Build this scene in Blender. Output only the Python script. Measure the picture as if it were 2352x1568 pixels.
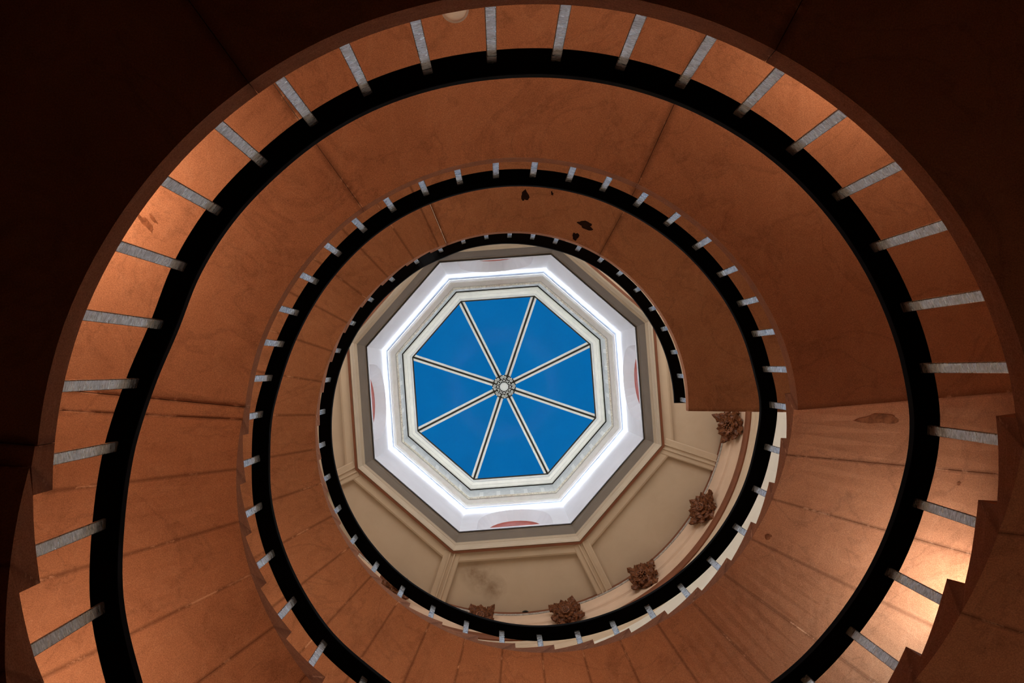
import bpy, bmesh, math, random
from mathutils import Vector, Matrix
for _o in list(bpy.data.objects): bpy.data.objects.remove(_o)
sc = bpy.context.scene
COL = sc.collection
# ------------------------------------------------------------------ scale: 1 unit of the survey = well radius = 1.84 m
S = 1.84
CZ = 0.541                     # camera height above the ground floor
AX, AY = 0.0845, 0.2423        # well axis seen from the camera (survey units)
ROT = [[0.99994229, 0.00023386, 0.01074101], [0.0, 0.99976307, -0.02176723], [-0.01074355, 0.02176597, 0.99970537]]
R = math.radians
# ------------------------------------------------------------------ camera
cam_d = bpy.data.cameras.new('camera'); cam = bpy.data.objects.new('camera', cam_d); COL.objects.link(cam)
cam_d.sensor_width = 36; cam_d.lens = 36 * 2600 / 2352; cam_d.clip_end = 200
cam.matrix_world = Matrix(((ROT[0][0], -ROT[0][1], -ROT[0][2], -AX * S), (ROT[1][0], -ROT[1][1], -ROT[1][2], -AY * S), (ROT[2][0], -ROT[2][1], -ROT[2][2], CZ), (0, 0, 0, 1)))
sc.camera = cam
# ------------------------------------------------------------------ sky and exposure
w = bpy.data.worlds.new('world'); sc.world = w; w.use_nodes = True
bg = w.node_tree.nodes['Background']; bg.inputs[0].default_value = (0.002, 0.135, 0.40, 1); bg.inputs[1].default_value = 1.0
sc.view_settings.view_transform = 'Standard'; sc.view_settings.look = 'None'; sc.view_settings.gamma = 1
sc.view_settings.use_curve_mapping = False; sc.view_settings.exposure = 0.0
LED_POWER = 26.0
LED_UP = 80.0
WIN_3 = 10.0       # added unseen windows of the top room
WIN_SIDE = 11.5    # unseen low window beside the flight to the top landing
WARM = (1., .80, .62); COOL = (.62, .92, 1.12)
# added unseen wall uplights: azimuth, level, half width, depth, strength, colour
ADDED_UPLIGHTS = [
 (-30, 4.05, .14, .10, 26., COOL),
 (-157, 3.1, .2, .10, 34., WARM),
 (50, 3.68, .24, .10, 13., WARM), (150, 3.68, .26, .10, 26., WARM), (95, 2.9, .2, .12, 24., WARM),
 (35, 5.0, .2, .10, 9., WARM), (90, 5.0, .2, .10, 14., WARM), (150, 5.0, .2, .10, 24., WARM), (-150, 4.4, .2, .1, 28., WARM), (-95, 4.0, .2, .1, 44., WARM),
 (-50, 1.3, .2, .1, 26., WARM)]
# ------------------------------------------------------------------ survey table: azimuth, tread level, well edge radius, handrail underside level, handrail radius (one row per baluster)
TAB = [
(-162.72,2.156,1.010,2.606,1.033),(-172.67,2.254,1.008,2.704,1.027),(-182.53,2.352,1.007,2.792,1.023),(-191.19,2.352,1.007,2.884,1.022),
(-199.96,2.352,1.007,2.950,1.022),(-209.04,2.352,1.004,2.907,1.019),(-218.55,2.352,1.002,2.872,1.015),(-227.87,2.352,1.001,2.872,1.016),
(-236.97,2.352,1.000,2.872,1.020),(-245.77,2.352,0.999,2.872,1.022),(-254.85,2.352,0.998,2.872,1.021),(-264.10,2.352,0.999,2.872,1.020),
(-273.25,2.352,0.999,2.872,1.021),(-282.47,2.352,0.999,2.872,1.022),(-291.39,2.352,0.998,2.872,1.023),(-300.63,2.352,0.997,2.872,1.023),
(-309.73,2.352,0.999,2.872,1.023),(-318.89,2.352,1.001,2.872,1.021),(-327.90,2.352,1.002,2.872,1.019),(-337.44,2.352,1.003,2.872,1.017),
(-346.49,2.352,1.004,2.872,1.014),(-355.55,2.448,0.999,2.893,1.014),(-366.62,2.544,0.992,2.989,1.016),(-378.02,2.641,0.991,3.086,1.018),
(-389.09,2.737,0.997,3.182,1.020),(-399.54,2.833,1.000,3.268,1.023),(-409.99,2.929,1.000,3.364,1.025),(-420.44,3.025,1.000,3.460,1.025),
(-430.89,3.122,1.000,3.557,1.025),(-441.34,3.218,1.000,3.653,1.025),(-451.79,3.314,1.000,3.749,1.025),(-462.24,3.410,1.000,3.845,1.025),
(-472.69,3.507,1.000,3.942,1.025),(-483.14,3.603,1.001,4.038,1.027),(-493.59,3.699,1.005,4.099,1.032),(-503.72,3.795,1.009,4.195,1.037),
(-513.81,3.891,1.012,4.291,1.041),(-523.62,3.988,1.012,4.388,1.043),(-533.36,4.084,1.010,4.484,1.037),(-542.92,4.180,1.007,4.508,1.026),
(-550.96,4.180,1.006,4.582,1.022),(-558.88,4.180,1.006,4.634,1.022),(-566.69,4.180,1.004,4.660,1.021),(-575.09,4.180,1.002,4.660,1.019),
(-583.34,4.180,1.003,4.660,1.019),(-591.33,4.180,1.003,4.660,1.021),(-599.43,4.180,1.000,4.660,1.022),(-607.81,4.180,0.999,4.660,1.022),
(-615.98,4.180,0.999,4.660,1.022),(-624.37,4.180,1.000,4.660,1.023),(-632.83,4.180,0.999,4.660,1.023),(-641.13,4.180,0.997,4.660,1.022),
(-649.25,4.180,0.996,4.660,1.021),(-657.77,4.180,0.994,4.660,1.019),(-666.03,4.180,0.993,4.660,1.019),(-674.56,4.180,0.996,4.660,1.021),
(-682.98,4.180,0.998,4.660,1.023),(-691.01,4.180,0.999,4.660,1.026),(-698.67,4.180,1.002,4.660,1.027),(-707.08,4.180,1.003,4.660,1.026),
(-715.26,4.265,0.999,4.630,1.023),(-725.19,4.350,0.995,4.715,1.022),(-735.49,4.434,0.992,4.799,1.024),(-745.64,4.519,0.991,4.884,1.023),
(-755.83,4.604,0.993,4.969,1.021),(-765.65,4.689,0.992,5.054,1.019),(-775.41,4.774,0.991,5.139,1.019),(-785.18,4.859,0.994,5.224,1.022),
(-794.53,4.943,0.998,5.308,1.028),(-804.35,5.028,1.000,5.393,1.032),(-814.13,5.113,1.002,5.478,1.032),(-823.75,5.198,1.005,5.563,1.030),
(-833.55,5.283,1.008,5.648,1.031),(-843.27,5.367,1.011,5.732,1.035),(-852.82,5.452,1.013,5.817,1.038),(-862.27,5.537,1.015,5.902,1.042),
(-871.68,5.622,1.019,5.987,1.045),(-880.93,5.707,1.020,6.072,1.046),(-890.25,5.791,1.019,6.156,1.045),(-899.68,5.876,1.017,6.241,1.043),
(-909.17,5.961,1.015,6.326,1.041),(-918.40,6.046,1.013,6.411,1.038),(-927.86,6.131,1.012,6.496,1.034),(-937.09,6.216,1.010,6.581,1.030),
(-946.32,6.300,1.009,6.665,1.027),(-956.13,6.385,1.010,6.750,1.030),(-964.88,6.470,1.009,6.910,1.036),(-972.93,6.470,1.007,6.910,1.036),
(-980.76,6.470,1.005,6.910,1.031),(-988.56,6.470,1.003,6.910,1.027),(-996.30,6.470,1.003,6.910,1.023),(-1004.17,6.470,1.003,6.910,1.021),
(-1012.23,6.470,1.001,6.910,1.022),(-1020.67,6.470,0.997,6.910,1.021),(-1028.55,6.470,0.995,6.910,1.018),(-1036.61,6.470,0.993,6.910,1.017),
(-1044.79,6.470,0.991,6.910,1.015),(-1052.73,6.470,0.989,6.910,1.015),(-1061.31,6.470,0.987,6.910,1.015),(-1069.64,6.470,0.984,6.910,1.015),
(-1077.82,6.470,0.980,6.910,1.017),
]
H1 = 0.098
NB = 24
TAB = [(TAB[0][0] + 10.1 * k, TAB[0][1] - H1 * k, 1.0, TAB[0][3] - H1 * k, 1.025) for k in range(NB, 0, -1)] + TAB
L1A, F2A, L2A, F3A, L3A, NT = 2 + NB, 21 + NB, 39 + NB, 60 + NB, 86 + NB, 101 + NB
Z1, Z2, Z3 = 2.352, 4.18, 6.47
ZF = TAB[0][1] - H1
RW = 1.87
NOSE = 3.3
WAIST = 0.055
SLAB = 0.088

def P(az, r, z):
    a = R(az)
    return Vector((r * math.cos(a) * S, -r * math.sin(a) * S, CZ + z * S))
def interp(az, k):
    if az >= TAB[0][0]: return TAB[0][k]
    for i in range(len(TAB) - 1):
        a, b = TAB[i][0], TAB[i + 1][0]
        if b <= az <= a:
            t = (az - a) / (b - a); return TAB[i][k] * (1 - t) + TAB[i + 1][k] * t
    return TAB[-1][k]
def edge(az): return interp(az, 2)

# ------------------------------------------------------------------ object helpers
def wm(o):
    m = o.matrix_basis.copy()
    return wm(o.parent) @ m if o.parent else m
def finish(name, bm, mat, parent=None, smooth=False, recalc=True):
    if recalc: bmesh.ops.recalc_face_normals(bm, faces=bm.faces[:])
    me = bpy.data.meshes.new(name)
    if parent is not None:
        bm.transform(wm(parent).inverted())
    bm.to_mesh(me); bm.free()
    if smooth:
        for p in me.polygons: p.use_smooth = True
    o = bpy.data.objects.new(name, me); COL.objects.link(o)
    for m in (mat if isinstance(mat, (list, tuple)) else [mat]): me.materials.append(m)
    if parent is not None: o.parent = parent
    return o
def empty(name, loc, label, cat, group=None):
    o = bpy.data.objects.new(name, None); COL.objects.link(o); o.matrix_basis = Matrix.Translation(loc); o.empty_display_size = .1
    o['label'] = label; o['category'] = cat
    if group: o['group'] = group
    return o
def structure(o): o['kind'] = 'structure'; return o

# ------------------------------------------------------------------ materials
def mat(name):
    m = bpy.data.materials.new(name); m.use_nodes = True
    nt = m.node_tree; b = nt.nodes['Principled BSDF']
    return m, nt, b
def noise(nt, scale, detail=4, rough=.55, vec=None, dist=0):
    n = nt.nodes.new('ShaderNodeTexNoise'); n.inputs['Scale'].default_value = scale; n.inputs['Detail'].default_value = detail
    n.inputs['Roughness'].default_value = rough; n.inputs['Distortion'].default_value = dist
    if vec: nt.links.new(vec, n.inputs['Vector'])
    return n.outputs['Fac']
def ramp(nt, fac, stops):
    n = nt.nodes.new('ShaderNodeValToRGB'); e = n.color_ramp.elements
    while len(e) < len(stops): e.new(.5)
    for x, (p, c) in zip(e, stops): x.position = p; x.color = (c, c, c, 1) if not isinstance(c, tuple) else (*c, 1)
    nt.links.new(fac, n.inputs[0]); return n.outputs[0]
def mix(nt, fac, a, b, mode='MIX'):
    n = nt.nodes.new('ShaderNodeMix'); n.data_type = 'RGBA'; n.blend_type = mode
    for s, v in ((n.inputs['Factor'], fac), (n.inputs['A'], a), (n.inputs['B'], b)):
        if isinstance(v, (int, float)): s.default_value = v
        elif isinstance(v, tuple): s.default_value = (*v, 1)
        else: nt.links.new(v, s)
    return n.outputs['Result']
def mathn(nt, op, a, b=0):
    n = nt.nodes.new('ShaderNodeMath'); n.operation = op
    for s, v in zip(n.inputs, (a, b)):
        if isinstance(v, (int, float)): s.default_value = v
        else: nt.links.new(v, s)
    return n.outputs[0]
def coords(nt, sx=1, sy=1, sz=1):
    g = nt.nodes.new('ShaderNodeNewGeometry'); mp = nt.nodes.new('ShaderNodeMapping'); mp.inputs['Scale'].default_value = (sx, sy, sz)
    nt.links.new(g.outputs['Position'], mp.inputs['Vector']); return mp.outputs['Vector']
def bump(nt, b, h, strength=.3, dist=.01):
    n = nt.nodes.new('ShaderNodeBump'); n.inputs['Strength'].default_value = strength; n.inputs['Distance'].default_value = dist
    nt.links.new(h, n.inputs['Height']); nt.links.new(n.outputs[0], b.inputs['Normal'])

def make_stone(name='red sandstone', tint=(1, 1, 1)):
    m, nt, b = mat(name)
    v = coords(nt)
    base = mix(nt, ramp(nt, noise(nt, 1.3, 5, .6, v, .6), [(.3, 0.), (.7, 1.)]), (.46 * tint[0], .175 * tint[1], .080 * tint[2]), (.60 * tint[0], .245 * tint[1], .12 * tint[2]))
    # dark damp blotches and veins
    vv = coords(nt, 1, 1, 1)
    blot = ramp(nt, noise(nt, 3.2, 6, .65, vv, 1.2), [(.52, 0.), (.72, 1.)])
    base = mix(nt, mathn(nt, 'MULTIPLY', blot, .62), base, (.26, .085, .035))
    vn = mathn(nt, 'ABSOLUTE', mathn(nt, 'SUBTRACT', noise(nt, .9, 5, .55, v, 1.6), .5))
    vein = ramp(nt, vn, [(.0, 1.), (.022, 0.)])
    base = mix(nt, mathn(nt, 'MULTIPLY', vein, .42), base, (.20, .065, .028))
    vn2 = mathn(nt, 'ABSOLUTE', mathn(nt, 'SUBTRACT', noise(nt, 2.6, 6, .6, coords(nt, 1, .6, 2.), 1.2), .5))
    base = mix(nt, mathn(nt, 'MULTIPLY', ramp(nt, vn2, [(.0, 1.), (.03, 0.)]), .2), base, (.75, .38, .22))
    # fine grain
    gr = noise(nt, 160, 2, .7, v)
    base = mix(nt, .35, base, mix(nt, ramp(nt, gr, [(.3, 0.), (.7, 1.)]), (.22, .08, .04), (.95, .45, .24)))
    # pale lime scratches
    sc_ = ramp(nt, noise(nt, 9, 5, .8, coords(nt, 1, 1, 1), .3), [(.70, 0.), (.76, 1.)])
    base = mix(nt, mathn(nt, 'MULTIPLY', sc_, .45), base, (.85, .50, .32))
    # joints: mortar smears and dirt at the ends of each stone
    at = nt.nodes.new('ShaderNodeAttribute'); at.attribute_name = 'joint'
    jn = noise(nt, 5, 5, .7, v, .4); jm = ramp(nt, jn, [(.54, 0.), (.62, 1.)])
    j = ramp(nt, at.outputs['Fac'], [(.25, 0.), (1., 1.)])
    jd = mathn(nt, 'MULTIPLY', j, mathn(nt, 'SUBTRACT', 1., jm))
    base = mix(nt, mathn(nt, 'MULTIPLY', jd, .55), base, (.14, .045, .02))
    j2 = ramp(nt, at.outputs['Fac'], [(.78, 0.), (.95, 1.)])
    base = mix(nt, mathn(nt, 'MULTIPLY', mathn(nt, 'MULTIPLY', j2, jm), .7), base, (.85, .48, .30))
    nt.links.new(base, b.inputs['Base Color']); b.inputs['Roughness'].default_value = .85; b.inputs['Specular IOR Level'].default_value = .2
    bump(nt, b, mathn(nt, 'ADD', gr, mathn(nt, 'MULTIPLY', noise(nt, 12, 5, .6, v), 3.)), .35, .004)
    return m
STONE = make_stone()
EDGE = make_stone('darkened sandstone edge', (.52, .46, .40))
def plain(name, col, rough=.7, spec=.3, var=.12, scale=3., bmp=0.1, metallic=0.):
    m, nt, b = mat(name); v = coords(nt)
    c = mix(nt, ramp(nt, noise(nt, scale, 5, .6, v, .3), [(.3, 0.), (.7, 1.)]), tuple(x * (1 - var) for x in col), tuple(min(1, x * (1 + var)) for x in col))
    nt.links.new(c, b.inputs['Base Color']); b.inputs['Roughness'].default_value = rough; b.inputs['Specular IOR Level'].default_value = spec; b.inputs['Metallic'].default_value = metallic
    if bmp: bump(nt, b, noise(nt, 60, 3, .6, v), bmp, .003)
    return m
CREAM = plain('cream plaster', (.50, .375, .25), .8, .2, .05, 2.)
CREAM_L = plain('pale cream paint', (.62, .56, .45), .7, .3, .05, 2.)
MOULD = plain('buff moulding paint', (.42, .335, .235), .7, .3, .05, 4.)
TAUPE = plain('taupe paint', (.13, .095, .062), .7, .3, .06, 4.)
ROSE = plain('rosy buff plaster', (.58, .40, .27), .7, .3, .07, 3.)
BROWN = plain('dark brown paint', (.16, .05, .018), .6, .3, .15, 5.)
WHITE = plain('white lantern paint', (.70, .71, .75), .75, .2, .04, 2.)
BRIGHT = plain('white gloss paint', (.86, .87, .83), .5, .4, .05, 8.)
LEDGE = plain('weathered ledge paint', (.68, .70, .68), .7, .3, .2, 14.)
DARK = plain('black gap', (.035, .03, .022), .8, .1, .2)
REDB = plain('red brick paint', (.30, .045, .025), .7, .3, .3, 6.)
BLACK = plain('black painted rail', (.0022, .002, .0019), .75, .03, .1, 8., 0)
LEAFM = plain('gilded brown plaster', (.13, .042, .013), .5, .3, .8, 40., .5)
def make_ceiling():
    m, nt, b = mat('cream ceiling plaster'); v = coords(nt)
    c = mix(nt, ramp(nt, noise(nt, 2., 5, .6, v, .3), [(.3, 0.), (.7, 1.)]), (.475, .355, .235), (.52, .395, .268))
    g = nt.nodes.new('ShaderNodeNewGeometry'); k = None
    for cx, cy, rad in ((-.55, 2.58, .22), (-.42, 2.66, .26), (-.25, 2.80, .22)):
        d = nt.nodes.new('ShaderNodeVectorMath'); d.operation = 'DISTANCE'; nt.links.new(g.outputs['Position'], d.inputs[0]); d.inputs[1].default_value = (cx, cy, CZ + 9.03 * 1.84)
        f = mathn(nt, 'MAXIMUM', mathn(nt, 'SUBTRACT', 1., mathn(nt, 'DIVIDE', d.outputs['Value'], rad)), 0.)
        k = f if k is None else mathn(nt, 'MAXIMUM', k, f)
    n = ramp(nt, noise(nt, 5., 5, .7, v, .2), [(.30, 0.), (.7, 1.)])
    c = mix(nt, mathn(nt, 'MULTIPLY', mathn(nt, 'MULTIPLY', k, n), 1.1), c, (.20, .11, .055))
    nt.links.new(c, b.inputs['Base Color']); b.inputs['Roughness'].default_value = .8; b.inputs['Specular IOR Level'].default_value = .2; return m
CEIL = make_ceiling()
WALL = plain('stairwell plaster', (.60, .42, .27), .85, .2, .1, 1.5)
FLOORM = plain('dark flagstone', (.05, .035, .025), .8, .2, .3, 2.)
LAMPG = plain('opal lamp glass', (.92, .85, .75), .35, .4, .06, 10.)
STAIN = plain('black damp stain', (.03, .012, .008), .9, .1, .4, 12.)
CHIP = plain('spalled sandstone', (.30, .11, .05), .95, .1, .5, 25., .8)
def make_steel():
    m, nt, b = mat('galvanised steel')
    v = coords(nt, 40, 40, 90)
    n1 = noise(nt, 1, 4, .7, v)
    c = mix(nt, ramp(nt, n1, [(.35, 0.), (.68, 1.)]), (.30, .32, .33), (.74, .78, .82))
    nt.links.new(c, b.inputs['Base Color']); b.inputs['Metallic'].default_value = .75
    r = ramp(nt, noise(nt, .4, 3, .6, v), [(.3, .2), (.7, .42)]); nt.links.new(r, b.inputs['Roughness'])
    bump(nt, b, n1, .25, .002); return m
STEEL = make_steel()
def emissive(name, col, strength):
    m, nt, b = mat(name); b.inputs['Base Color'].default_value = (*col, 1); b.inputs['Emission Color'].default_value = (*col, 1); b.inputs['Emission Strength'].default_value = strength
    return m
def make_glass():
    m, nt, b = mat('skylight glass'); nt.nodes.remove(b)
    o = nt.nodes['Material Output']; t = nt.nodes.new('ShaderNodeBsdfTransparent'); g = nt.nodes.new('ShaderNodeBsdfGlossy'); g.inputs['Roughness'].default_value = .15
    v = coords(nt); t_c = mix(nt, ramp(nt, noise(nt, 1.1, 5, .6, v), [(.35, 0.), (.7, 1.)]), (.86, .9, .93), (1, 1, 1)); nt.links.new(t_c, t.inputs[0])
    x = nt.nodes.new('ShaderNodeMixShader'); x.inputs[0].default_value = .002
    nt.links.new(t.outputs[0], x.inputs[1]); nt.links.new(g.outputs[0], x.inputs[2]); nt.links.new(x.outputs[0], o.inputs[0]); return m
GLASS = make_glass()

# ================================================================== STONE STAIR
def stone_block(name, parent, top_a, top_b, z_top, bot_a, bot_b, zb_a, zb_b, z_low, nxt=None):
    """one cantilevered stone: top between azimuths top_a..top_b at z_top, underside bot_a..bot_b falling/rising zb_a..zb_b;
    z_low is the level at the foot of its riser (None for slabs); nxt = level on the end joint where the next stone leaves"""
    bm = bmesh.new(); jl = bm.verts.layers.float.new('joint')
    span = abs(bot_b - bot_a); g = .045
    e = min((1.5 if span > 15 else .55) / span, .3); e2 = e * .4
    n = max(3, int(span / 2.2)); us = [0, e2, e] + [e + (1 - 2 * e) * i / n for i in range(1, n)] + [1 - e, 1 - e2, 1]
    rows = []
    for u in us:
        ta = top_a - g + (top_b + g - top_a + g) * u; ba = bot_a - g + (bot_b + g - bot_a + g) * u
        zb = zb_a + (zb_b - zb_a) * u
        j = 1. if u in (0, 1) else (.6 if u in (e2, 1 - e2) else 0.)
        mid = None
        col = []
        for r_, aa, zz in ((edge(ta), ta, z_top), (edge(ba), ba, zb), ((edge(ba) + RW) / 2, ba, zb), (RW, ba, zb), (RW, ta, z_top)):
            vtx = bm.verts.new(P(aa, r_, zz)); vtx[jl] = j; col.append(vtx)
        rows.append(col)
    for a, b in zip(rows, rows[1:]):
        for k in range(5):
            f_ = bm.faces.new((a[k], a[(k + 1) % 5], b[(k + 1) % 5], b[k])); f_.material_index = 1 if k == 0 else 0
    # end faces
    def cap(col, extra):
        vs = [col[0]]
        if extra:
            i_ = [bm.verts.new(P(a, edge(a), z)) for a, z in extra]; o_ = [bm.verts.new(P(a, RW, z)) for a, z in extra]
            for v_ in i_ + o_: v_[jl] = 0.
            prev_i, prev_o = col[0], col[4]
            for x, y in zip(i_, o_):
                bm.faces.new((prev_i, x, y, prev_o)); prev_i, prev_o = x, y
            bm.faces.new((prev_i, col[1], col[2], col[3], prev_o))
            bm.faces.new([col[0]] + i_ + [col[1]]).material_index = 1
            bm.faces.new([col[4]] + o_ + [col[3]])
        else:
            bm.faces.new(col)
    cap(rows[0], [(top_a - g, z_low)] if z_low is not None else None)
    cap(rows[-1], nxt)
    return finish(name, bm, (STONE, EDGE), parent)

def flight(label, i0, i1, zprev, top_bar_az, floor_z=None):
    t = empty('stair_flight', P(TAB[i0][0], 1.4, zprev), label, 'staircase')
    zl = zprev
    for i in range(i0, i1):
        az = TAB[i][0]; z = TAB[i][1]; h = z - zl
        naz = TAB[i + 1][0] if i + 1 < NT else az - 9
        nz = TAB[i + 1][1]; nh = nz - z
        s0 = zl + h * .34 - WAIST; s1 = z + nh * .34 - WAIST
        if i == 0: s0 = zl; 
        o = stone_block('step', t, az + NOSE, naz + NOSE, z, az, naz, s0, s1, zl)
        zl = z
    return t
def landing(label, i0, i1, z, joints, end_free=False):
    t = empty('landing', P((joints[0] + joints[-1]) / 2, 1.4, z - SLAB), label, 'landing')
    for k in range(len(joints) - 1):
        a, b = joints[k], joints[k + 1]
        ta = a + NOSE if k == 0 else a
        tb = b
        nxt = None; zl = None
        if k == 0: zl = TAB[i0 - 1][1]
        za = z - SLAB
        if k == 0: za = z - SLAB - .022
        if k == len(joints) - 2 and not end_free:
            tb = b + NOSE; nxt = [(b, z + .087 * .34 - WAIST)]
        stone_block('stone_slab', t, ta, tb, z, a, b, za, z - SLAB if k else z - SLAB - .012, zl if k == 0 and zl < z - .001 else None, nxt)
    return t
FL1 = flight('dark lowest stone stair flight at the left edge, coming up from the ground', 0, L1A, ZF, None)
LD1 = landing('nearest and lowest stone landing, its underside in deep shadow, big arc along the top', L1A, F2A, Z1, [-182.53, -184.8, -234.0, -298.2, TAB[F2A][0]])
FL2 = flight('orange stone stair flight rising from the lowest landing to the middle landing', F2A, L2A, Z1, None)
LD2 = landing('middle stone landing with smooth brown underside between the two thick handrails', L2A, F3A, Z2, [-542.92, -545.4, -594.4, -654.7, TAB[F3A][0]])
FL3 = flight('smallest, highest stone stair flight, winding under the cream ceiling to the top landing', F3A, L3A, Z2, None)
LD3 = landing('topmost stone landing with free straight end beside the leafy bosses', L3A, NT - 1, Z3, [-964.88, -967.5, -1018.8, -1080.7], True)

# damp stains and chips: thin irregular skins on the stone they mar
def blotch(name, parent, az, r, z, w, h, rot, m, seed, tilt=0):
    rnd = random.Random(seed); bm = bmesh.new(); c = P(az, r, z - .0016); n = 22; vs = []; a0 = R(-az)
    rad = Vector((math.cos(a0), math.sin(a0), 0)); tan = Vector((-math.sin(a0), math.cos(a0), 0))
    ph = [rnd.uniform(0, 6.28) for _ in range(4)]
    ring0 = []; ring1 = []
    for i in range(n):
        a = 2 * math.pi * i / n
        k = 1 + .22 * math.sin(2 * a + ph[0]) + .16 * math.sin(3 * a + ph[1]) + .1 * math.sin(5 * a + ph[2]) + .06 * math.sin(9 * a + ph[3])
        x = w * k * math.cos(a); y = h * k * math.sin(a); x, y = x * math.cos(rot) - y * math.sin(rot), x * math.sin(rot) + y * math.cos(rot)
        d = tan * (x * S) + rad * (y * S) + Vector((0, 0, 1)) * (tilt * x * S)
        ring0.append(bm.verts.new(c + d)); ring1.append(bm.verts.new(c + d * .97 + Vector((0, 0, .004))))
    bm.faces.new(ring0)
    for i in range(n): bm.faces.new((ring0[i], ring0[(i + 1) % n], ring1[(i + 1) % n], ring1[i]))
    return finish(name, bm, m, parent)
def px(u, v, z):           # survey sighting: where the line of sight through a measured point meets level z
    d = Vector((u - 1176, v - 784, 2600)); q = [sum(ROT[i][k] * d[k] for k in range(3)) for i in range(3)]
    x = q[0] / q[2] * z - AX; y = q[1] / q[2] * z - AY
    return math.degrees(math.atan2(-y, x)), math.hypot(x, y)
for (u, v, ww, hh, ro, sd) in ((1206, 449, .018, .036, .2, 3), (1345, 517, .047, .020, .1, 5), (1322, 543, .015, .026, .1, 8), (1268, 444, .006, .012, .2, 9)):
    a, r = px(u, v, Z3 - SLAB); blotch('damp_stain', LD3, a, r, Z3 - SLAB, ww, hh, ro, STAIN, sd)

def soffit(az):            # level of the sloping underside of a flight at an azimuth
    for i in range(NT - 1):
        if TAB[i + 1][0] <= az <= TAB[i][0]:
            zp, z, zn = TAB[i - 1][1], TAB[i][1], TAB[i + 1][1]
            s0 = zp + (z - zp) * .34 - WAIST; s1 = z + (zn - z) * .34 - WAIST
            return s0 + (s1 - s0) * (TAB[i][0] - az) / (TAB[i][0] - TAB[i + 1][0])
for (u, v, ww, hh, ro, sd) in ((335, 512, .040, .011, 1.15, 2), (352, 503, .020, .006, 1.3, 12)):
    a, r = px(u, v, Z2 - SLAB); blotch('chip', LD2, a, r, Z2 - SLAB, ww, hh, ro, CHIP, sd)
for (u, v, zz, ww, hh, ro, sd, par) in ((2018, 962, 4.17, .022, .062, 0, 6, FL3), (1765, 1232, 4.33, .010, .012, 0, 4, FL3), (2202, 1110, 4.35, .006, .008, 0, 7, FL3)):
    a, r = px(u, v, zz); a -= 720
    for _ in range(4): zz = soffit(a); a, r = px(u, v, zz); a -= 720
    blotch('chip', par, a, r, zz - .0006, ww, hh, ro, CHIP, sd, .0845 / (R(9.9) * r))

# ================================================================== RAILINGS
RAIL_H = .045
def railing(label, i0, i1, ext0=0., ext1=0.):
    t = empty('railing', P(TAB[i0][0], 1.02, TAB[i0][1]), label, 'railing')
    # handrail
    pts = []
    a_start = TAB[i0][0] + ext0; a_end = TAB[min(i1, NT - 1)][0] - ext1
    idx = [i for i in range(max(i0 - 1, 0), min(i1 + 2, NT))]
    def smooth_at(a, k):
        # Catmull-Rom through the table
        j = 0
        for j in range(NT - 1):
            if TAB[j + 1][0] <= a: break
        j = min(j, NT - 2)
        p0, p1, p2, p3 = TAB[max(j - 1, 0)], TAB[j], TAB[j + 1], TAB[min(j + 2, NT - 1)]
        u = (a - p1[0]) / (p2[0] - p1[0]); u = max(-.5, min(u, 1.3))
        if u > 1 or u < 0: return p1[k] + (p2[k] - p1[k]) * u
        return .5 * (2 * p1[k] + (p2[k] - p0[k]) * u + (2 * p0[k] - 5 * p1[k] + 4 * p2[k] - p3[k]) * u * u + (3 * p1[k] - p0[k] - 3 * p2[k] + p3[k]) * u ** 3)
    n = max(2, int((a_start - a_end) / 1.5)); prof = []
    wi, wo, hh, c = -.033, .034, RAIL_H, .008
    for x, y in ((wi + .003, 0), (wo - .003, 0), (wo, .003), (wo, hh - c), (wo - c, hh), (wi + c, hh), (wi, hh - c), (wi, .003)): prof.append((x, y))
    bm = bmesh.new(); rings = []
    for i in range(n + 1):
        a = a_start + (a_end - a_start) * i / n; r = smooth_at(a, 4); z = smooth_at(a, 3)
        rings.append([bm.verts.new(P(a, r + x, z + y)) for x, y in prof])
    for p, q in zip(rings, rings[1:]):
        for k in range(8): bm.faces.new((p[k], p[(k + 1) % 8], q[(k + 1) % 8], q[k]))
    bm.faces.new(rings[0]); bm.faces.new(rings[-1])
    hr = finish('handrail', bm, BLACK, t); hr['label'] = 'thick black handrail'
    for i in range(i0, i1):
        az, z, re_, zr, rr = TAB[i]
        rb = max(re_ + .02, rr)
        a_ = R(-az); tan = Vector((-math.sin(a_), math.cos(a_), 0)) * S; rad = Vector((math.cos(a_), math.sin(a_), 0)) * S
        bm = bmesh.new(); rg = []
        hw = .0128; th = .0045
        p0 = P(az, rb, z - .006); p1 = P(az, rr, zr + .004)
        for k in range(5):
            c0 = p0.lerp(p1, k / 4); s_ = 1.0 - .03 * k / 4
            ch = .25
            rg.append([bm.verts.new(c0 + tan * (x * hw * s_) + rad * (y * th + th)) for x, y in ((-1 + .12, -1), (1 - .12, -1), (1, -1 + .35), (1, 1 - .35), (1 - .12, 1), (-1 + .12, 1), (-1, 1 - .35), (-1, -1 + .35))])
        for p, q in zip(rg, rg[1:]):
            for k in range(8): bm.faces.new((p[k], p[(k + 1) % 8], q[(k + 1) % 8], q[k]))
        bm.faces.new(rg[0]); bm.faces.new(rg[-1])
        finish('baluster', bm, STEEL, t)
    return t
railing('railing of the lowest flight, just inside the left edge, on dark steps', 0, L1A, 3.0)
railing('nearest and largest railing, black band and long grey flat bars on lowest landing', L1A, L2A)
railing('middle railing, black ring with short pale bars round middle landing and top flight', L2A, L3A)
railing('smallest railing with tiny blue-tinted bars on the topmost landing', L3A, NT, 0, 1.2)

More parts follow.
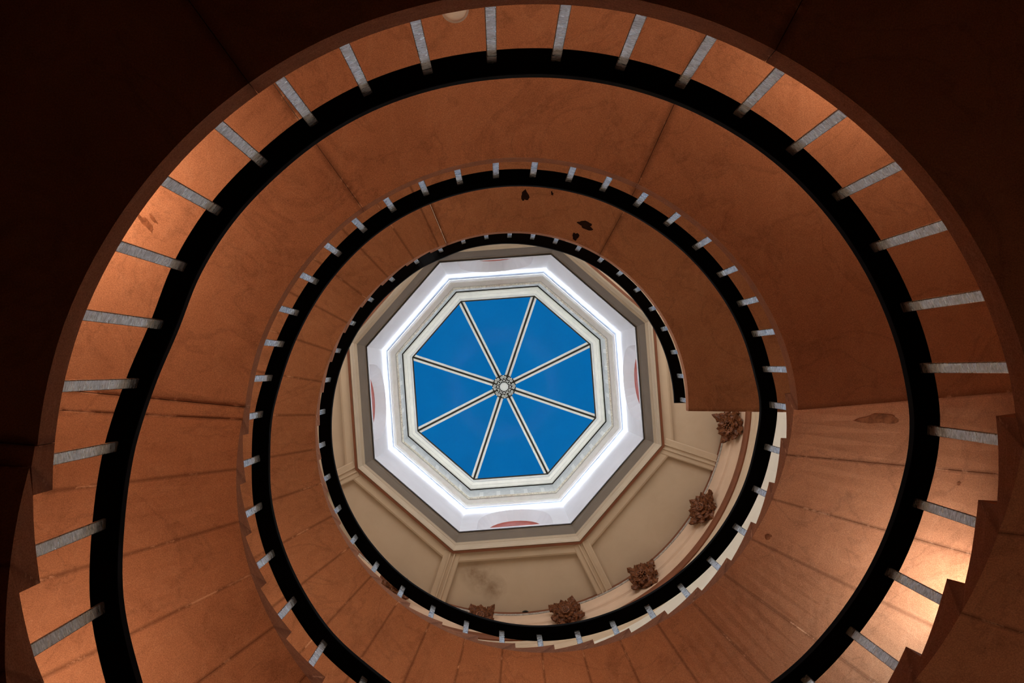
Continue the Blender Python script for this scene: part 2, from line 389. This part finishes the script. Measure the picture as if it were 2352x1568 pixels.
# ================================================================== ROUND WALLS, FLOOR
def shell(name, z0, z1, r0, r1, m, n=96):
    bm = bmesh.new(); rg = []
    for i in range(n):
        a = 360 * i / n; rg.append([bm.verts.new(P(a, r, z)) for r, z in ((r0, z0), (r1, z0), (r1, z1), (r0, z1))])
    for i in range(n):
        p, q = rg[i], rg[(i + 1) % n]
        for k in range(4): bm.faces.new((p[k], p[(k + 1) % 4], q[(k + 1) % 4], q[k]))
    return structure(finish(name, bm, m, smooth=False))
shell('wall_lower', ZF, Z2, RW, RW + .12, WALL)
shell('wall_upper', Z2, 9.12, RW, RW + .12, CREAM_L)
bm = bmesh.new(); bmesh.ops.create_circle(bm, cap_ends=True, segments=96, radius=(RW + .12) * S)
bmesh.ops.translate(bm, verts=bm.verts[:], vec=(0, 0, CZ + ZF * S))
bot = bmesh.ops.extrude_face_region(bm, geom=bm.faces[:]); bmesh.ops.translate(bm, verts=[v for v in bot['geom'] if isinstance(v, bmesh.types.BMVert)], vec=(0, 0, -.2))
structure(finish('floor', bm, FLOORM))

# ================================================================== CEILING WITH OCTAGONAL OPENING
CX, CY = -.040, -.024          # centre of the lantern
T0 = -18.3
def OP(k, rad, z):             # k-th corner (may be fractional: along the side) of an octagon of circumradius rad
    i = math.floor(k); f = k - i
    def c(i): a = R(T0 - 45 * i); return Vector(((CX + rad * math.cos(a)) * S, (CY - rad * math.sin(a)) * S, CZ + z * S))
    return c(i).lerp(c(i + 1), f)
def oct_sweep(name, prof, m, parent=None, closed=False):
    """prof: list of (apparent corner radius in survey sighting units, level)"""
    bm = bmesh.new(); rg = [[bm.verts.new(OP(k, p * z / 2600, z)) for p, z in prof] for k in range(8)]
    n = len(prof)
    for k in range(8):
        a, b = rg[k], rg[(k + 1) % 8]
        for j in range(n if closed else n - 1): bm.faces.new((a[j], a[(j + 1) % n], b[(j + 1) % n], b[j]))
    return finish(name, bm, m, parent)
ZC = 9.0
# ceiling plate (its underside a little above the ribs), round outside, octagonal inside
bm = bmesh.new(); N = 96; inn = []; out = []
for lvl in (ZC + .03, ZC + .12):
    ri = []; ro = []
    for i in range(N):
        ri.append(bm.verts.new(OP(i * 8 / N, 380 * ZC / 2600, lvl)))
        a = T0 - 360 * i / N; ro.append(bm.verts.new(P(a, RW + .12, lvl)))
    inn.append(ri); out.append(ro)
for i in range(N):
    j = (i + 1) % N
    bm.faces.new((inn[0][i], inn[0][j], out[0][j], out[0][i])); bm.faces.new((inn[1][i], inn[1][j], out[1][j], out[1][i]))
    bm.faces.new((inn[0][i], inn[0][j], inn[1][j], inn[1][i])); bm.faces.new((out[0][i], out[0][j], out[1][j], out[1][i]))
ceil = structure(finish('ceiling', bm, CEIL))
# flat border round the opening and the eight ribs to the wall
def rib(k):
    bm = bmesh.new(); a = R(T0 - 45 * k)
    d = Vector((math.cos(a), -math.sin(a), 0)); p = Vector((math.sin(a), math.cos(a), 0)); base = Vector((CX * S, CY * S, CZ))
    prof = [(-.066, .03), (-.066, .0), (-.058, -.004), (-.026, -.004), (-.023, -.012), (-.012, -.012), (-.008, -.002), (.008, -.002), (.012, -.012), (.023, -.012), (.026, -.004), (.058, -.004), (.066, .0), (.066, .03)]
    ends = []
    for r in (1.32, 1.93):
        ends.append([bm.verts.new(base + d * (r * S) + p * (x * S) + Vector((0, 0, (ZC + y) * S))) for x, y in prof])
    for j in range(len(prof) - 1): bm.faces.new((ends[0][j], ends[0][j + 1], ends[1][j + 1], ends[1][j]))
    bm.faces.new(ends[0]); bm.faces.new(ends[1])
    return structure(finish('trim_rib', bm, CREAM_L if False else CREAM))
for k in range(8): structure(rib(k))
structure(oct_sweep('trim_opening_border', [(408, ZC + .03), (408, ZC + .005), (404, ZC), (382, ZC), (382, ZC + .03)], CREAM, closed=True))
structure(oct_sweep('trim_dark_bead', [(385, ZC - .002), (385, ZC - .018), (379, ZC - .018), (379, ZC + .03)], BROWN, closed=True))
lan = oct_sweep('trim_opening_moulding', [(379.5, ZC - .01), (377.5, ZC - .02), (374, ZC - .01), (370, ZC + .02), (366.5, ZC + .035), (366, ZC + .055), (362.5, ZC + .06), (362, ZC + .08), (359, ZC + .085)], MOULD)
structure(lan)
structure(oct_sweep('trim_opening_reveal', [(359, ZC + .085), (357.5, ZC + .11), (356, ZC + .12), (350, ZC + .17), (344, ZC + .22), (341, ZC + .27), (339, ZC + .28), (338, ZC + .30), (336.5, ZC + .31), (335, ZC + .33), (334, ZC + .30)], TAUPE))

# ---- lantern drum with four shallow arched niches
RD = 1.20; APO = RD * math.cos(R(22.5)); ZD0, ZD1 = 9.3, 11.55; TAPER = .036
def drum():
    bm = bmesh.new(); bmi = {}
    for k in range(8):
        am = R(T0 - 45 * (k + .5)); nrm = Vector((math.cos(am), -math.sin(am), 0)); tg = Vector((math.sin(am), math.cos(am), 0)); c = Vector((CX, CY, 0))
        hw = RD * math.sin(R(22.5))
        def V(x, z, d=0):
            f = 1 - TAPER * (z - 9.3)
            if abs(abs(x) - hw) < 1e-6: x *= f
            return bm.verts.new(((c + nrm * (APO * f + d) + tg * x) * S) + Vector((0, 0, CZ + z * S)))
        niche = k in (1, 3, 5, 7)
        if not niche:
            xs = [-hw, hw]; bm.faces.new((V(-hw, ZD0), V(hw, ZD0), V(hw, ZD1), V(-hw, ZD1))); continue
        n = 14; w_ = .315; sill = 9.39; spr = 9.62; crown = 10.20
        arch = [(w_ * math.cos(math.pi * (1 - i / n)) , spr + (crown - spr) * math.sin(math.pi * i / n) ** .8) for i in range(n + 1)]
        f = [V(x, z) for x, z in arch]; sl, sr = V(-w_, sill), V(w_, sill)
        tl, tr, bl, br = V(-hw, ZD1), V(hw, ZD1), V(-hw, ZD0), V(hw, ZD0)
        bm.faces.new((bl, br, sr, sl)); bm.faces.new((bl, sl, f[0], tl)); bm.faces.new((br, tr, f[-1], sr))
        ft = 1 - TAPER * (ZD1 - 9.3); tops = [tl] + [V((-hw + 2 * hw * i / n) * ft, ZD1) for i in range(1, n)] + [tr]
        for i in range(n): bm.faces.new((f[i], f[i + 1], tops[i + 1], tops[i]))
        dp = .085; w2 = .245; cr2 = 10.10; sp2 = 9.58
        b = [V(w2 * math.cos(math.pi * (1 - i / n)), sp2 + (cr2 - sp2) * math.sin(math.pi * i / n) ** .8, dp) for i in range(n + 1)]; bsl, bsr = V(-w2, sill + .02, dp), V(w2, sill + .02, dp)
        for i in range(n): bm.faces.new((f[i], f[i + 1], b[i + 1], b[i]))
        bm.faces.new((sl, f[0], b[0], bsl)); bm.faces.new((sr, bsr, b[-1], f[-1])); bm.faces.new((sl, bsl, bsr, sr))
        bmi[k] = [(nrm.copy(), tg.copy())]
    bmesh.ops.remove_doubles(bm, verts=bm.verts[:], dist=.0005)
    o = finish('wall_lantern', bm, WHITE, recalc=False); structure(o)
    for k in bmi:
        nrm, tg = bmi[k][0]; c = Vector((CX, CY, 0)); bm = bmesh.new(); n = 14; w2 = .245; cr2 = 10.10; sp2 = 9.58
        fr = []; bk = []
        pts = [(-w2, 9.405)] + [(w2 * math.cos(math.pi * (1 - i / n)), sp2 + (cr2 - sp2) * math.sin(math.pi * i / n) ** .8) for i in range(n + 1)] + [(w2, 9.405)]
        for x, z in pts:
            f_ = APO * (1 - TAPER * (z - 9.3)); fr.append(bm.verts.new(((c + nrm * (f_ + .084) + tg * x) * S) + Vector((0, 0, CZ + z * S)))); bk.append(bm.verts.new(((c + nrm * (f_ + .11) + tg * x) * S) + Vector((0, 0, CZ + z * S))))
        bm.faces.new(fr); bm.faces.new(bk)
        for i in range(len(pts)): j = (i + 1) % len(pts); bm.faces.new((fr[i], fr[j], bk[j], bk[i]))
        p = finish('niche_panel', bm, REDB, o); p['label'] = 'brick red arched panel'
    return o
DRUM = drum()
# outer skin of the lantern so no daylight leaks in round it
structure(oct_sweep('wall_lantern_outside', [(389, 9.1), (379, 9.35), (331, 11.7), (236, 11.75), (236, 11.62), (318, 11.6)], WHITE))
# suspended cornice under the skylight; an added strip light lies hidden behind its lip
ZL = 10.25
CORN = structure(oct_sweep('trim_cornice', [(272.0, ZL + .12), (277.5, ZL + .10), (279.5, ZL + .02), (283.2, ZL + .006), (283.5, ZL), (282, ZL - .004), (277, ZL - .004), (276, ZL + .02), (274.5, ZL + .02), (274, ZL + .05), (264, ZL + .055), (262.8, ZL + .06), (262.5, ZL + .10), (258.5, ZL + .11)], BRIGHT))
structure(oct_sweep('trim_cornice_ledge', [(258.5, ZL + .11), (258.7, ZL + .13), (262.5, ZL + .135), (262.0, ZL + .20), (252, ZL + .75), (247, ZL + 1.20)], LEDGE))
structure(oct_sweep('trim_cornice_back', [(272.0, ZL + .12), (271, ZL + .30), (268, ZL + .80), (262, ZL + 1.36)], WHITE))
structure(oct_sweep('trim_ledge_line', [(262.9, ZL + .058), (262.9, ZL + .045), (258.2, ZL + .045), (258.2, ZL + .1)], plain('yellowed ledge edge', (.80, .76, .62), .7, .3, .35, 40.), closed=True))
for k in range(8):      # little blocks standing along the ledge
    for f in (.14, .34, .5, .66, .86):
        bm = bmesh.new(); rr = []
        for df in (-.022, .022):
            for p_, z_ in ((258.5, ZL + .10), (250.5, ZL + .9), (252, ZL + .9), (260, ZL + .14)): rr.append(bm.verts.new(OP(k + f + df, p_ * z_ / 2600, z_)))
        for q in ((0, 1, 2, 3), (4, 5, 6, 7), (0, 1, 5, 4), (1, 2, 6, 5), (2, 3, 7, 6), (3, 0, 4, 7)): bm.faces.new([rr[i] for i in q])
        finish('dentil', bm, BRIGHT, CORN)
LEDM = emissive('strip light', (.80, .88, 1.0), LED_POWER)  # added glow for the lantern drum, hidden by the cornice lip
t = empty('added_strip_light', OP(0, 1.0, ZL + .1), 'added hidden white strip light glowing behind the lantern cornice', 'light')
for k in range(8):
    bm = bmesh.new(); q = [OP(k + .01, 1.1045, ZL + .025), OP(k + .99, 1.1045, ZL + .025), OP(k + .99, 1.1135, ZL + .065), OP(k + .01, 1.1135, ZL + .065)]
    q2 = [v - Vector((v.x - CX * S, v.y - CY * S, 0)) * .003 + Vector((0, 0, .003)) for v in q]
    a = [bm.verts.new(v) for v in q]; b = [bm.verts.new(v) for v in q2]
    bm.faces.new(a); bm.faces.new(b[::-1])
    for i in range(4): j = (i + 1) % 4; bm.faces.new((a[i], b[i], b[j], a[j]))
    finish('light_bar', bm, LEDM, t)

LEDU = emissive('ledge strip light', (1.0, .96, .88), LED_UP)  # unseen strip added to brighten the skylight frame and ribs
t2 = empty('added_strip_light', OP(0, 1.04, ZL + .14), 'added strip light lying on the lantern ledge, washing the skylight frame', 'light')
for k in range(8):
    bm = bmesh.new(); z_ = ZL + .138; q = [OP(k + .02, 259.6 * z_ / 2600, z_), OP(k + .98, 259.6 * z_ / 2600, z_), OP(k + .98, 261.8 * z_ / 2600, z_), OP(k + .02, 261.8 * z_ / 2600, z_)]
    a = [bm.verts.new(v) for v in q]; b = [bm.verts.new(v + Vector((0, 0, .01))) for v in q]
    bm.faces.new(a); bm.faces.new(b)
    for i in range(4): j = (i + 1) % 4; bm.faces.new((a[i], b[i], b[j], a[j]))
    finish('light_bar', bm, LEDU, t2)

# ================================================================== SKYLIGHT
sky = empty('skylight', OP(0, 0, 11.6), 'octagonal skylight with blue panes, white ribs and ornate central boss', 'skylight')
ZS, ZH = 11.75, 12.15
oct_sweep('frame', [(244.5, ZL + 1.16), (243.8, 11.44), (243.0, 11.44), (242.6, 11.43), (236, 11.43), (235, 11.45), (228, 11.46), (226.5, 11.50), (223, 11.52), (222, 11.56), (222, 11.9), (250, 11.9), (262, 11.6)], BRIGHT, sky)
gap = oct_sweep('shadow_gap', [(247.2, ZL + 1.17), (246.9, ZL + 1.18), (244.6, ZL + 1.18), (244.4, ZL + 1.17)], DARK, sky); gap['label'] = 'thin dark gap round the frame'
gap2 = oct_sweep('glazing_seal', [(222.6, 11.545), (222.6, 11.53), (219.6, 11.53), (219.6, 11.56)], DARK, sky, closed=True); gap2['label'] = 'thin dark seal'
hub = OP(0, 0, ZH)
for k in range(8):
    bm = bmesh.new(); c = [OP(k, 225 * ZS / 2600, ZS), OP(k + 1, 225 * ZS / 2600, ZS), hub]
    lo = [bm.verts.new(v) for v in c]; hi = [bm.verts.new(v + Vector((0, 0, .02))) for v in c]
    bm.faces.new(lo)
    bm.faces.new(hi)
    bm.free()
    bm = bmesh.new(); lo = [bm.verts.new(v) for v in c]; bm.faces.new(lo)
    p = finish('pane', bm, GLASS, sky); p['label'] = 'blue skylight pane'
for k in range(8):
    a = OP(k, 224 * (ZS - .05) / 2600, ZS - .05); b = OP(0, 0, ZH - .05)
    d = (b - a).normalized(); sd = d.cross(Vector((0, 0, 1))).normalized(); up = sd.cross(d)
    b = b - d * (.07 * S)
    def bar(name, prof, m, par):
        bm = bmesh.new(); e0 = [bm.verts.new(a + sd * (x * S) + up * (y * S)) for x, y in prof]; e1 = [bm.verts.new(b + sd * (x * S) + up * (y * S)) for x, y in prof]
        n = len(prof)
        for i in range(n): j = (i + 1) % n; bm.faces.new((e0[i], e0[j], e1[j], e1[i]))
        bm.faces.new(e0); bm.faces.new(e1); return finish(name, bm, m, par)
    w1, w0, w2 = .033, .0095, .0105
    g = bar('glazing_bar', [(-w1, .03), (-w1, -.006), (-w1 + .006, -.012), (-w0 - .004, -.012), (-w0, -.006), (-w0, .0), (w0, .0), (w0, -.006), (w0 + .004, -.012), (w1 - .006, -.012), (w1, -.006), (w1, .03)], BRIGHT, sky)
    s = bar('groove', [(-w2 + .001, .004), (-w2 + .001, -.003), (w2 - .001, -.003), (w2 - .001, .004)], DARK, g)

def leaf(bm, origin, d, n, length, width, curl=.3, lobes=3, depth=.25, thick=.12):
    """acanthus leaf: grows from origin along d, lying in the plane across n, tip curling along n"""
    d = d.normalized(); n = (n - d * n.dot(d)).normalized(); s = d.cross(n)
    L, Wd = 9, 4; top = []; bot = []
    for i in range(L + 1):
        t = i / L
        wd = width * math.sin(math.pi * min(1, .15 + t * .78)) ** .6 * (1 + depth * math.cos(t * lobes * 2 * math.pi))
        if i == L: wd = width * .22
        rt, rb = [], []
        for j in range(-Wd, Wd + 1):
            x = j / Wd
            h = curl * length * (t ** 2.2) - .35 * width * x * x + .22 * width * (1 - abs(x)) + .06 * width * math.cos(j * 2.2)
            p = origin + d * (t * length) + s * (x * wd) + n * h
            rt.append(bm.verts.new(p)); rb.append(bm.verts.new(p - n * (thick * width * (1.2 - t))))
        top.append(rt); bot.append(rb)
    m = 2 * Wd
    for i in range(L):
        for j in range(m):
            bm.faces.new((top[i][j], top[i][j + 1], top[i + 1][j + 1], top[i + 1][j])); bm.faces.new((bot[i][j], bot[i + 1][j], bot[i + 1][j + 1], bot[i][j + 1]))
        bm.faces.new((top[i][0], top[i + 1][0], bot[i + 1][0], bot[i][0])); bm.faces.new((top[i][m], bot[i][m], bot[i + 1][m], top[i + 1][m]))
    for j in range(m):
        bm.faces.new((top[0][j], bot[0][j], bot[0][j + 1], top[0][j + 1])); bm.faces.new((top[L][j], top[L][j + 1], bot[L][j + 1], bot[L][j]))
def ball(bm, c, r, sq=(1, 1, 1), rotm=None, seg=10):
    g = bmesh.ops.create_uvsphere(bm, u_segments=seg, v_segments=max(5, seg // 2 + 1), radius=r)
    for v in g['verts']:
        p = Vector((v.co.x * sq[0], v.co.y * sq[1], v.co.z * sq[2]))
        if rotm: p = rotm @ p
        v.co = p + c
def torus(bm, c, R0, r0, ax, ay, n, seg=24, ts=8, wob=0, nw=8):
    rg = []
    for i in range(seg):
        a = 2 * math.pi * i / seg; dirv = ax * math.cos(a) + ay * math.sin(a); rr = R0 * (1 + wob * math.cos(nw * a)); ring = []
        for j in range(ts):
            b_ = 2 * math.pi * j / ts; ring.append(bm.verts.new(c + dirv * (rr + r0 * math.cos(b_)) + n * (r0 * math.sin(b_))))
        rg.append(ring)
    for i in range(seg):
        p, q = rg[i], rg[(i + 1) % seg]
        for j in range(ts): bm.faces.new((p[j], p[(j + 1) % ts], q[(j + 1) % ts], q[j]))
# central boss of the skylight
hc = OP(0, 0, ZH - .12); DN = Vector((0, 0, -1)); EX = Vector((1, 0, 0)); EY = Vector((0, 1, 0))
boss = empty('skylight_boss', hc, 'round white ornamental boss where the eight skylight ribs meet', 'ornament')
bm = bmesh.new(); g = bmesh.ops.create_cone(bm, cap_ends=True, segments=40, radius1=.124 * S, radius2=.112 * S, depth=.10 * S); bmesh.ops.translate(bm, verts=g['verts'], vec=hc + Vector((0, 0, .045 * S)))
b0 = finish('shade_disc', bm, DARK, boss); b0['label'] = 'dark disc standing in for shade behind the ornament'  # dark colour stands in for shade in the boss's crevices
bm = bmesh.new(); g = bmesh.ops.create_uvsphere(bm, u_segments=32, v_segments=12, radius=.046 * S)
for v in g['verts']: v.co = Vector((v.co.x, v.co.y, v.co.z * .45)) + hc + DN * (.02 * S)
finish('centre', bm, BRIGHT, boss, smooth=True)
for i in range(12):
    a = 2 * math.pi * (i + .5) / 12; d = EX * math.cos(a) + EY * math.sin(a); s_ = EX * -math.sin(a) + EY * math.cos(a)
    bm = bmesh.new(); torus(bm, hc + d * (.066 * S) + DN * (.018 * S), .0125 * S, .0030 * S, d * .8, s_ * 1.15, DN, 14, 6); finish('petal', bm, BRIGHT, boss, smooth=True)
for i in range(8):
    a = R(-T0 + 22.5 + 45 * i); d = EX * math.cos(a) + EY * math.sin(a); s_ = EX * -math.sin(a) + EY * math.cos(a)
    bm = bmesh.new()
    for q in (-1, 1):
        c = hc + d * (.098 * S) + s_ * (q * .0165 * S) + DN * (.01 * S); torus(bm, c, .0115 * S, .0036 * S, d, s_, DN, 14, 6); ball(bm, c, .0045 * S)
    ball(bm, hc + d * (.116 * S) + DN * (.008 * S), .008 * S)
    leaf(bm, hc + d * (.082 * S), d, DN, .04 * S, .009 * S, .1, 2, .2)
    finish('scroll', bm, BRIGHT, boss, smooth=True)

# ================================================================== CORNICE ROUND THE TOP ROOM
def ring_sweep(name, prof, m, closed=True, n=144, smooth=False):
    bm = bmesh.new(); rg = [[bm.verts.new(P(360 * i / n, r, z)) for r, z in prof] for i in range(n)]; q = len(prof)
    for i in range(n):
        a, b = rg[i], rg[(i + 1) % n]
        for j in range(q if closed else q - 1): bm.faces.new((a[j], a[(j + 1) % q], b[(j + 1) % q], b[j]))
    return structure(finish(name, bm, m, smooth=smooth))
ring_sweep('trim_ceiling_fillet', [(1.714, ZC + .03), (1.714, ZC - .010), (1.722, ZC - .02), (1.735, ZC - .02), (1.735, ZC + .03)], plain('grey cracked fillet', (.34, .30, .25), .8, .2, .35, 30.))
ring_sweep('trim_crack_line', [(1.711, ZC + .03), (1.711, ZC - .008), (1.7145, ZC - .012), (1.7145, ZC + .03)], BROWN)
cove = [(1.728, ZC - .015)]
for i in range(9):      # hollow then swelling face of the cove
    a = math.pi / 2 * i / 8; cove.append((1.728 + .045 * (1 - math.cos(a)), ZC - .02 - .13 * math.sin(a)))
for i in range(1, 9):
    a = math.pi / 2 * i / 8; cove.append((1.773 + .045 * math.sin(a), ZC - .15 - .20 * (1 - math.cos(a))))
cove += [(1.88, ZC - .35), (1.88, ZC - .015)]
ring_sweep('trim_cove', cove, ROSE)
ring_sweep('trim_brown_band', [(1.80, 8.66), (1.803, 8.60), (1.815, 8.56), (1.88, 8.56), (1.88, 8.66)], BROWN)
ring_sweep('trim_cream_band', [(1.826, 8.565), (1.828, 8.50), (1.838, 8.49), (1.838, 8.44), (1.848, 8.43), (1.85, 8.34), (1.858, 8.33), (1.88, 8.30), (1.88, 8.565)], CREAM)

# carved bosses on the cove
def carved(az, label, petals, rnd_seed, size=.125, kind='flower'):
    rnd = random.Random(rnd_seed)
    c = P(az, 1.752, ZC - .14); a_ = R(-az); inward = Vector((-math.cos(a_), -math.sin(a_), 0)); n = (inward * .75 + Vector((0, 0, -.66))).normalized()
    tn = Vector((-math.sin(a_), math.cos(a_), 0)); u = n.cross(tn).normalized(); c = c + n * (.02 * S)
    t = empty('carved_boss', c, label, 'ornament', 'brown carved leaf bosses round the cornice')
    rot0 = rnd.uniform(0, 6.28)
    bm = bmesh.new(); torus(bm, c, .05 * S, .036 * S, tn, u, n, 24, 8, .14, 4); finish('backing', bm, LEAFM, t)
    for i in range(8):               # outer leaves: long pairs at four corners, shorter between
        for q, kk, wq in ((0, 1.0, .30), (1, .74, .34)):
            a = rot0 + math.pi / 4 * i + (.5 * math.pi / 4 if q else 0) + rnd.uniform(-.12, .12); d = tn * math.cos(a) + u * math.sin(a)
            k = kk * rnd.uniform(.84, 1.0) * (1.2 if (i + q) % 2 == 0 else .95)
            bm = bmesh.new(); leaf(bm, c + d * (.04 * S) + n * ((.012 + .012 * q) * S), d, n, (size * k - .03) * S, size * wq * S, rnd.uniform(.0, .45), rnd.choice((2, 2.5, 3)), .28, .3); finish('leaf', bm, LEAFM, t)
    for i in range(petals):
        a = rot0 + math.pi / petals + 2 * math.pi * i / petals + rnd.uniform(-.1, .1); d = tn * math.cos(a) + u * math.sin(a)
        bm = bmesh.new(); leaf(bm, c + d * (.026 * S) + n * (.034 * S), d, n, size * .42 * S, size * .18 * S, .6, 2, .22, .4); finish('leaf', bm, LEAFM, t)
    for i in range(petals):          # curled buds between the leaves
        a = rot0 + .4 + 2 * math.pi * i / petals; d = tn * math.cos(a) + u * math.sin(a); s_ = d.cross(n)
        bm = bmesh.new(); torus(bm, c + d * (size * rnd.uniform(.5, .66) * S) + n * (.036 * S), .010 * S, .006 * S, d, (n * .6 + s_).normalized(), (n - s_ * .6).normalized(), 12, 6); finish('scroll', bm, LEAFM, t, smooth=True)
    bm = bmesh.new()
    if kind == 'flower':
        torus(bm, c + n * (.05 * S), .027 * S, .009 * S, tn, u, n, 18, 6, .1, 7); torus(bm, c + n * (.054 * S), .014 * S, .005 * S, tn, u, n, 16, 6); ball(bm, c + n * (.05 * S), .009 * S)
    else:
        off = (tn * rnd.uniform(-1, 1) + u * rnd.uniform(-1, 1)) * (.02 * S)
        for i in range(18):
            a = 2.4 * i; rr_ = .0105 * math.sqrt(i); ball(bm, c + off + n * ((.055 - rr_ * .5) * S) + (tn * math.cos(a) + u * math.sin(a)) * (rr_ * S), .0088 * S, seg=8)
    finish('centre', bm, LEAFM, t, smooth=True)
    return t
carved(-7.3, 'brown carved leaf boss right beside the free end of the topmost landing', 8, 11, kind='fruit')
carved(-30.0, 'brown carved flower boss with round ringed centre, second below the topmost landing', 7, 4)
carved(-53.3, 'brown carved boss with spiky leaves and berries, between flower boss and lowest boss', 6, 7, kind='fruit')
carved(-75.5, 'brown carved leaf boss just above the middle handrail, lowest fully visible one', 8, 21)
carved(-98.0, 'brown carved boss mostly crossed by the middle handrail at the bottom', 8, 5, .12)
carved(-121.1, 'brown carved boss peeping out below the handrail at lower left', 7, 9, .12)

# small round fitting on the ceiling
a, r = px(1207, 1412, ZC + .03)
c = P(a, r, ZC + .02); f = empty('ceiling_fitting', c, 'tiny black round fitting on the cream ceiling near the bottom boss', 'fitting')
bm = bmesh.new(); g = bmesh.ops.create_cone(bm, cap_ends=True, segments=28, radius1=.034 * S, radius2=.038 * S, depth=.03 * S); bmesh.ops.translate(bm, verts=g['verts'], vec=c); finish('housing', bm, DARK, f)
bm = bmesh.new(); torus(bm, c + Vector((0, 0, -.014 * S)), .030 * S, .004 * S, EX, EY, DN, 28, 6); finish('rim', bm, BLACK, f)

# dome lamp under the middle landing
a, r = px(1045, 22, Z2 - SLAB); c = P(a, r, Z2 - SLAB)
lt = empty('dome_lamp', c, 'small unlit cream dome lamp under the middle landing, behind the lowest landing edge', 'lamp')
bm = bmesh.new(); g = bmesh.ops.create_cone(bm, cap_ends=True, segments=36, radius1=.046 * S, radius2=.05 * S, depth=.012 * S); bmesh.ops.translate(bm, verts=g['verts'], vec=c + DN * (.006 * S)); finish('base', bm, BRIGHT, lt)
bm = bmesh.new(); seg = 36; rings = []
for i in range(9):
    t_ = math.pi / 2 * i / 8; rings.append([bm.verts.new(c + DN * ((.012 + .030 * math.sin(t_)) * S) + (EX * math.cos(2 * math.pi * j / seg) + EY * math.sin(2 * math.pi * j / seg)) * (max(.0008, .046 * math.cos(t_)) * S)) for j in range(seg)])
for p, q in zip(rings, rings[1:]):
    for j in range(seg): bm.faces.new((p[j], p[(j + 1) % seg], q[(j + 1) % seg], q[j]))
bm.faces.new(rings[0]); bm.faces.new(rings[-1]); finish('shade', bm, LAMPG, lt, smooth=True)
bm = bmesh.new(); ball(bm, c + DN * (.046 * S), .007 * S); finish('finial', bm, BROWN, lt)

# ================================================================== ADDED WINDOWS IN THE ROUND WALL (unseen glowing panes that light the stair)
WINMATS = {}
def window(num, az, z0, z1, hw, strength, col=(1., .80, .60)):
    key = (strength, col)
    if key not in WINMATS: WINMATS[key] = emissive('added glowing pane', col, strength)
    root = bpy.data.objects.new('window_%d' % num, None); COL.objects.link(root); root.matrix_basis = Matrix.Translation(P(az, RW, z0)); structure(root)
    deg = math.degrees(hw / RW); n = 6
    bm = bmesh.new(); rows = [[bm.verts.new(P(az + deg * (2 * i / n - 1), RW - .006, z)) for z in (z0, z1)] + [bm.verts.new(P(az + deg * (2 * i / n - 1), RW - .001, z)) for z in (z1, z0)] for i in range(n + 1)]
    for a, b in zip(rows, rows[1:]):
        for j in range(4): bm.faces.new((a[j], a[(j + 1) % 4], b[(j + 1) % 4], b[j]))
    bm.faces.new(rows[0]); bm.faces.new(rows[-1]); finish('window_pane', bm, WINMATS[key], root)
    bm = bmesh.new()
    def box(a0, a1, y0, y1, r0=RW - .022, r1=RW):
        m_ = 4
        rw = [[bm.verts.new(P(a0 + (a1 - a0) * i / m_, r, z)) for r, z in ((r0, y0), (r1, y0), (r1, y1), (r0, y1))] for i in range(m_ + 1)]
        for a, b in zip(rw, rw[1:]):
            for j in range(4): bm.faces.new((a[j], a[(j + 1) % 4], b[(j + 1) % 4], b[j]))
        bm.faces.new(rw[0]); bm.faces.new(rw[-1])
    e = 1.2
    box(az - deg - e, az - deg, z0 - .03, z1 + .03); box(az + deg, az + deg + e, z0 - .03, z1 + .03); box(az - deg, az + deg, z0 - .03, z0); box(az - deg, az + deg, z1, z1 + .03)
    box(az - .35, az + .35, z0, z1, RW - .018, RW - .006)
    finish('window_frame', bm, BRIGHT, root)
# (number, azimuth, sill, head, half width, strength)
# (number, azimuth, sill, head, half width, strength)
WINS = [(10, 40, 6.9, 8.3, .25, WIN_3), (11, 90, 6.9, 8.3, .25, WIN_3), (12, 140, 6.9, 8.3, .25, WIN_3)]
for k_, wdef in enumerate(WINS): window(k_ + 1, *wdef[1:6], (.96, .97, 1.))
window(4, -22, 3.86, 4.33, .15, WIN_SIDE, (1., .93, .84))

# ================================================================== ADDED_UPLIGHTS ON THE ROUND WALL (unseen lamps added to light the stone undersides)
def uplight(az, z, hw, depth, power, col, label, group):
    t = empty('added_uplight', P(az, RW, z), label, 'lamp', group)
    deg = math.degrees(hw / RW); n = 5
    bm = bmesh.new(); rw = [[bm.verts.new(P(az + deg * (2 * i / n - 1), r, zz)) for r, zz in ((RW, z), (RW, z - .07), (RW - depth * .4, z - .06), (RW - depth, z + .012), (RW - depth + .008, z + .012), (RW - depth + .008, z))] for i in range(n + 1)]
    for a, b in zip(rw, rw[1:]):
        for j in range(6): bm.faces.new((a[j], a[(j + 1) % 6], b[(j + 1) % 6], b[j]))
    bm.faces.new(rw[0]); bm.faces.new(rw[-1]); finish('housing', bm, BLACK, t)
    m = emissive('lamp glass', col, power)
    bm = bmesh.new(); rw = [[bm.verts.new(P(az + deg * .95 * (2 * i / n - 1), r, zz)) for r, zz in ((RW - .006, z + .001), (RW - depth + .012, z + .001), (RW - depth + .012, z + .006), (RW - .006, z + .006))] for i in range(n + 1)]
    for a, b in zip(rw, rw[1:]):
        for j in range(4): bm.faces.new((a[j], a[(j + 1) % 4], b[(j + 1) % 4], b[j]))
    bm.faces.new(rw[0]); bm.faces.new(rw[-1]); finish('added_lamp_glass', bm, m, t)
UL = 'added unseen black trough uplight on the round wall, behind the stone landings'
for az, z, hw, dp, pw, col in ADDED_UPLIGHTS: uplight(az, z, hw, dp, pw, col, UL, 'added uplights on the round wall')
